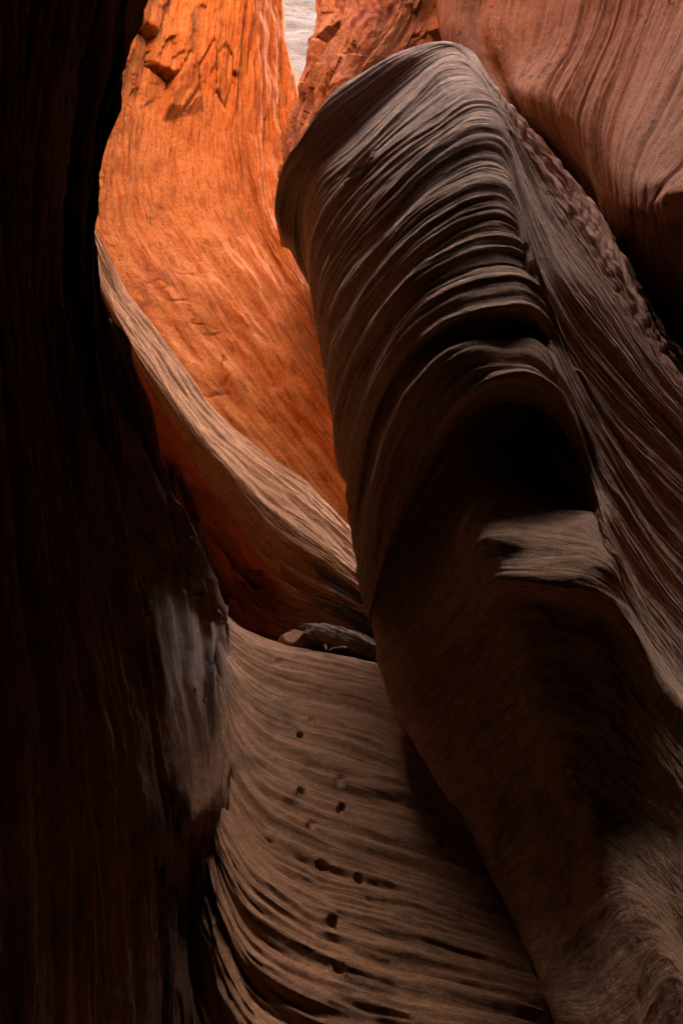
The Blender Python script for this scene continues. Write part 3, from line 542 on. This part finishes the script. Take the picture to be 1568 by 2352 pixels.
def l_ledge(s, t, x, y, sk):
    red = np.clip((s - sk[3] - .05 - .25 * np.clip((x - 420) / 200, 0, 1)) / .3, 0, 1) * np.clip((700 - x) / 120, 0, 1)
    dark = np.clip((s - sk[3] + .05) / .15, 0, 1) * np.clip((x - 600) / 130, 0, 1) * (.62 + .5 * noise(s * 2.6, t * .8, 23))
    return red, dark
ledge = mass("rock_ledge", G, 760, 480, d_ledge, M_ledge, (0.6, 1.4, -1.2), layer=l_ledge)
tag(ledge, "slanting tan ledge with a dark red underside at the foot of the orange wall", "rock ledge")

# the sunlit wall seen through the gap
S = [[W(x, 30 + dy, -2), W(x, 30.5 + dy, 8), W(x, 33 + dy, 20), W(x, 35 + dy, 27), W(x, 38 + dy, 38), W(x, 42 + dy, 57)] for x, dy in ((-14, 2), (-6, .3), (-2, 0), (2, .6), (8, 2), (16, 4))]
Sx = [[c[k] for c in S] for k in range(6)]
def d_pale(s, t, x, y, sk): return strata(s, t, 201, f=.8, amp=.10, warp=.7, wf=.35, k=.05) + .15 * fbm(s * .4, t * .3, 211, 3)
pale = mass("pale_wall", Sx, 420, 420, d_pale, M_pale, (0, 3, 0))
tag(pale, "far sunlit cream wall showing through the narrow gap at the top", "rock wall")

# ------------------------------------------------------------------ loose things
def stone(name, x, y, d, size, rot, seed, mat, cuts=7, n=40):
    """a broken stone: a rounded block cut by a few planes, roughened"""
    rnd = np.random.RandomState(seed)
    th = np.linspace(0, math.pi, n); ph = np.linspace(0, 2 * math.pi, 2 * n, endpoint=False)
    TH, PH = np.meshgrid(th, ph, indexing='ij')
    D = np.stack([np.sin(TH) * np.cos(PH), np.sin(TH) * np.sin(PH), np.cos(TH)], -1)
    r = np.ones(TH.shape)
    for _ in range(cuts):
        nrm = rnd.normal(size=3); nrm /= np.linalg.norm(nrm); c = D @ nrm
        lim = rnd.uniform(.5, .8); r = np.where(c > 0.05, np.minimum(r, lim / np.maximum(c, .05)), r)
    r = r * (1 + .07 * fbm(D[..., 0] * 3 + 9 + D[..., 2] * 2, D[..., 1] * 3 + 5, seed, 6, .62))
    P = D * r[..., None] * np.array(size)
    V = P.reshape(-1, 3); w = 2 * n
    i = np.arange(n - 1)[:, None] * w + np.arange(w)[None]; i2 = np.arange(n - 1)[:, None] * w + (np.arange(w)[None] + 1) % w
    Fq = np.stack([i, i + w, i2 + w, i2], -1).reshape(-1, 4)
    o = mesh_obj(name, V, Fq, mat, uv=np.stack([V[:, 2], V[:, 0]], -1))
    o.location = at(x, y, d); o.rotation_euler = [R(a) for a in rot]
    return o
tag(stone("wedged_stone", 668, 1472, 8.75, (.17, .16, .11), (8, 6, 20), 3, M_boulder), "small pinkish stone wedged at the top of the brown chute, before the red recess", "stone")
tag(stone("rock_slab", 795, 1487, 9.0, (.46, .30, .16), (0, 19, 12), 8, M_slab, n=60), "long grey-brown slab lying in the gap between chute and slanting ledge", "rock slab")

for k, (x, y, sz) in enumerate([(356, 1398, .035), (350, 1425, .03), (391, 1310, .028), (455, 1575, .026), (478, 1600, .03), (362, 1340, .02)]):
    nd = stone("nodule", x, y, 5, (sz * .7, sz * .7, sz), (0, 20, 10 * k), 40 + k, M_boulder, n=14)
    nd.location = surf(left, x, y); nd.parent = left

def leaf_mesh():
    V = []; Fq = []
    n = 8
    for k in range(n + 1):
        u = k / n; wd = .018 * math.sin(math.pi * min(1, u * .97 + .03)) ** .8
        z = .006 * math.sin(u * 3)
        for sx in (-1, 0, 1): V.append((sx * wd, (u - .5) * .07, z + .008 * abs(sx)))
    for k in range(n):
        for a in (0, 1): Fq.append((3 * k + a, 3 * k + a + 1, 3 * k + a + 4, 3 * k + a + 3))
    V2 = [(x, y, z - .0015) for x, y, z in V]
    m = len(V); F2 = [(a + m, d_ + m, c + m, b + m) for a, b, c, d_ in Fq]
    return np.array(V + V2), np.array(Fq + F2)
def plain(name, c, rough=.8):
    m = bpy.data.materials.new(name); m.use_nodes = True; N = m.node_tree.nodes; b = N["Principled BSDF"]
    n = N.new("ShaderNodeTexNoise"); n.inputs["Scale"].default_value = 60
    r = N.new("ShaderNodeValToRGB"); r.color_ramp.elements[0].color = tuple(v * .7 for v in c) + (1,); r.color_ramp.elements[1].color = tuple(c) + (1,)
    m.node_tree.links.new(n.outputs[0], r.inputs[0]); m.node_tree.links.new(r.outputs[0], b.inputs["Base Color"]); b.inputs["Roughness"].default_value = rough
    return m
V, Fq = leaf_mesh()
lf = mesh_obj("dry_leaf", V, Fq, plain("dry_leaf", (.55, .22, .03)))
lf.location = at(746, 1486, 8.42); lf.rotation_euler = (R(50), R(15), R(30))
tag(lf, "single dry orange leaf lying at the head of the chute", "leaf")
tp = [at(756, 1493, 8.4), at(764, 1489, 8.4), at(776, 1487, 8.42), at(790, 1486, 8.45), at(797, 1487, 8.5)]
V = []; Fq = []
for k, p in enumerate(tp):
    rr = .008 * (1 - .12 * k)
    for a in range(7): V.append((p[0], p[1] + rr * math.cos(a * 2 * math.pi / 7), p[2] + rr * math.sin(a * 2 * math.pi / 7)))
for k in range(len(tp) - 1):
    for a in range(7): Fq.append((7 * k + a, 7 * k + (a + 1) % 7, 7 * k + 7 + (a + 1) % 7, 7 * k + 7 + a))
tw = mesh_obj("twig", np.array(V), np.array(Fq), plain("bleached_twig", (.42, .34, .28)))
tag(tw, "thin bleached twig bent on the rock beside the dry leaf", "twig")
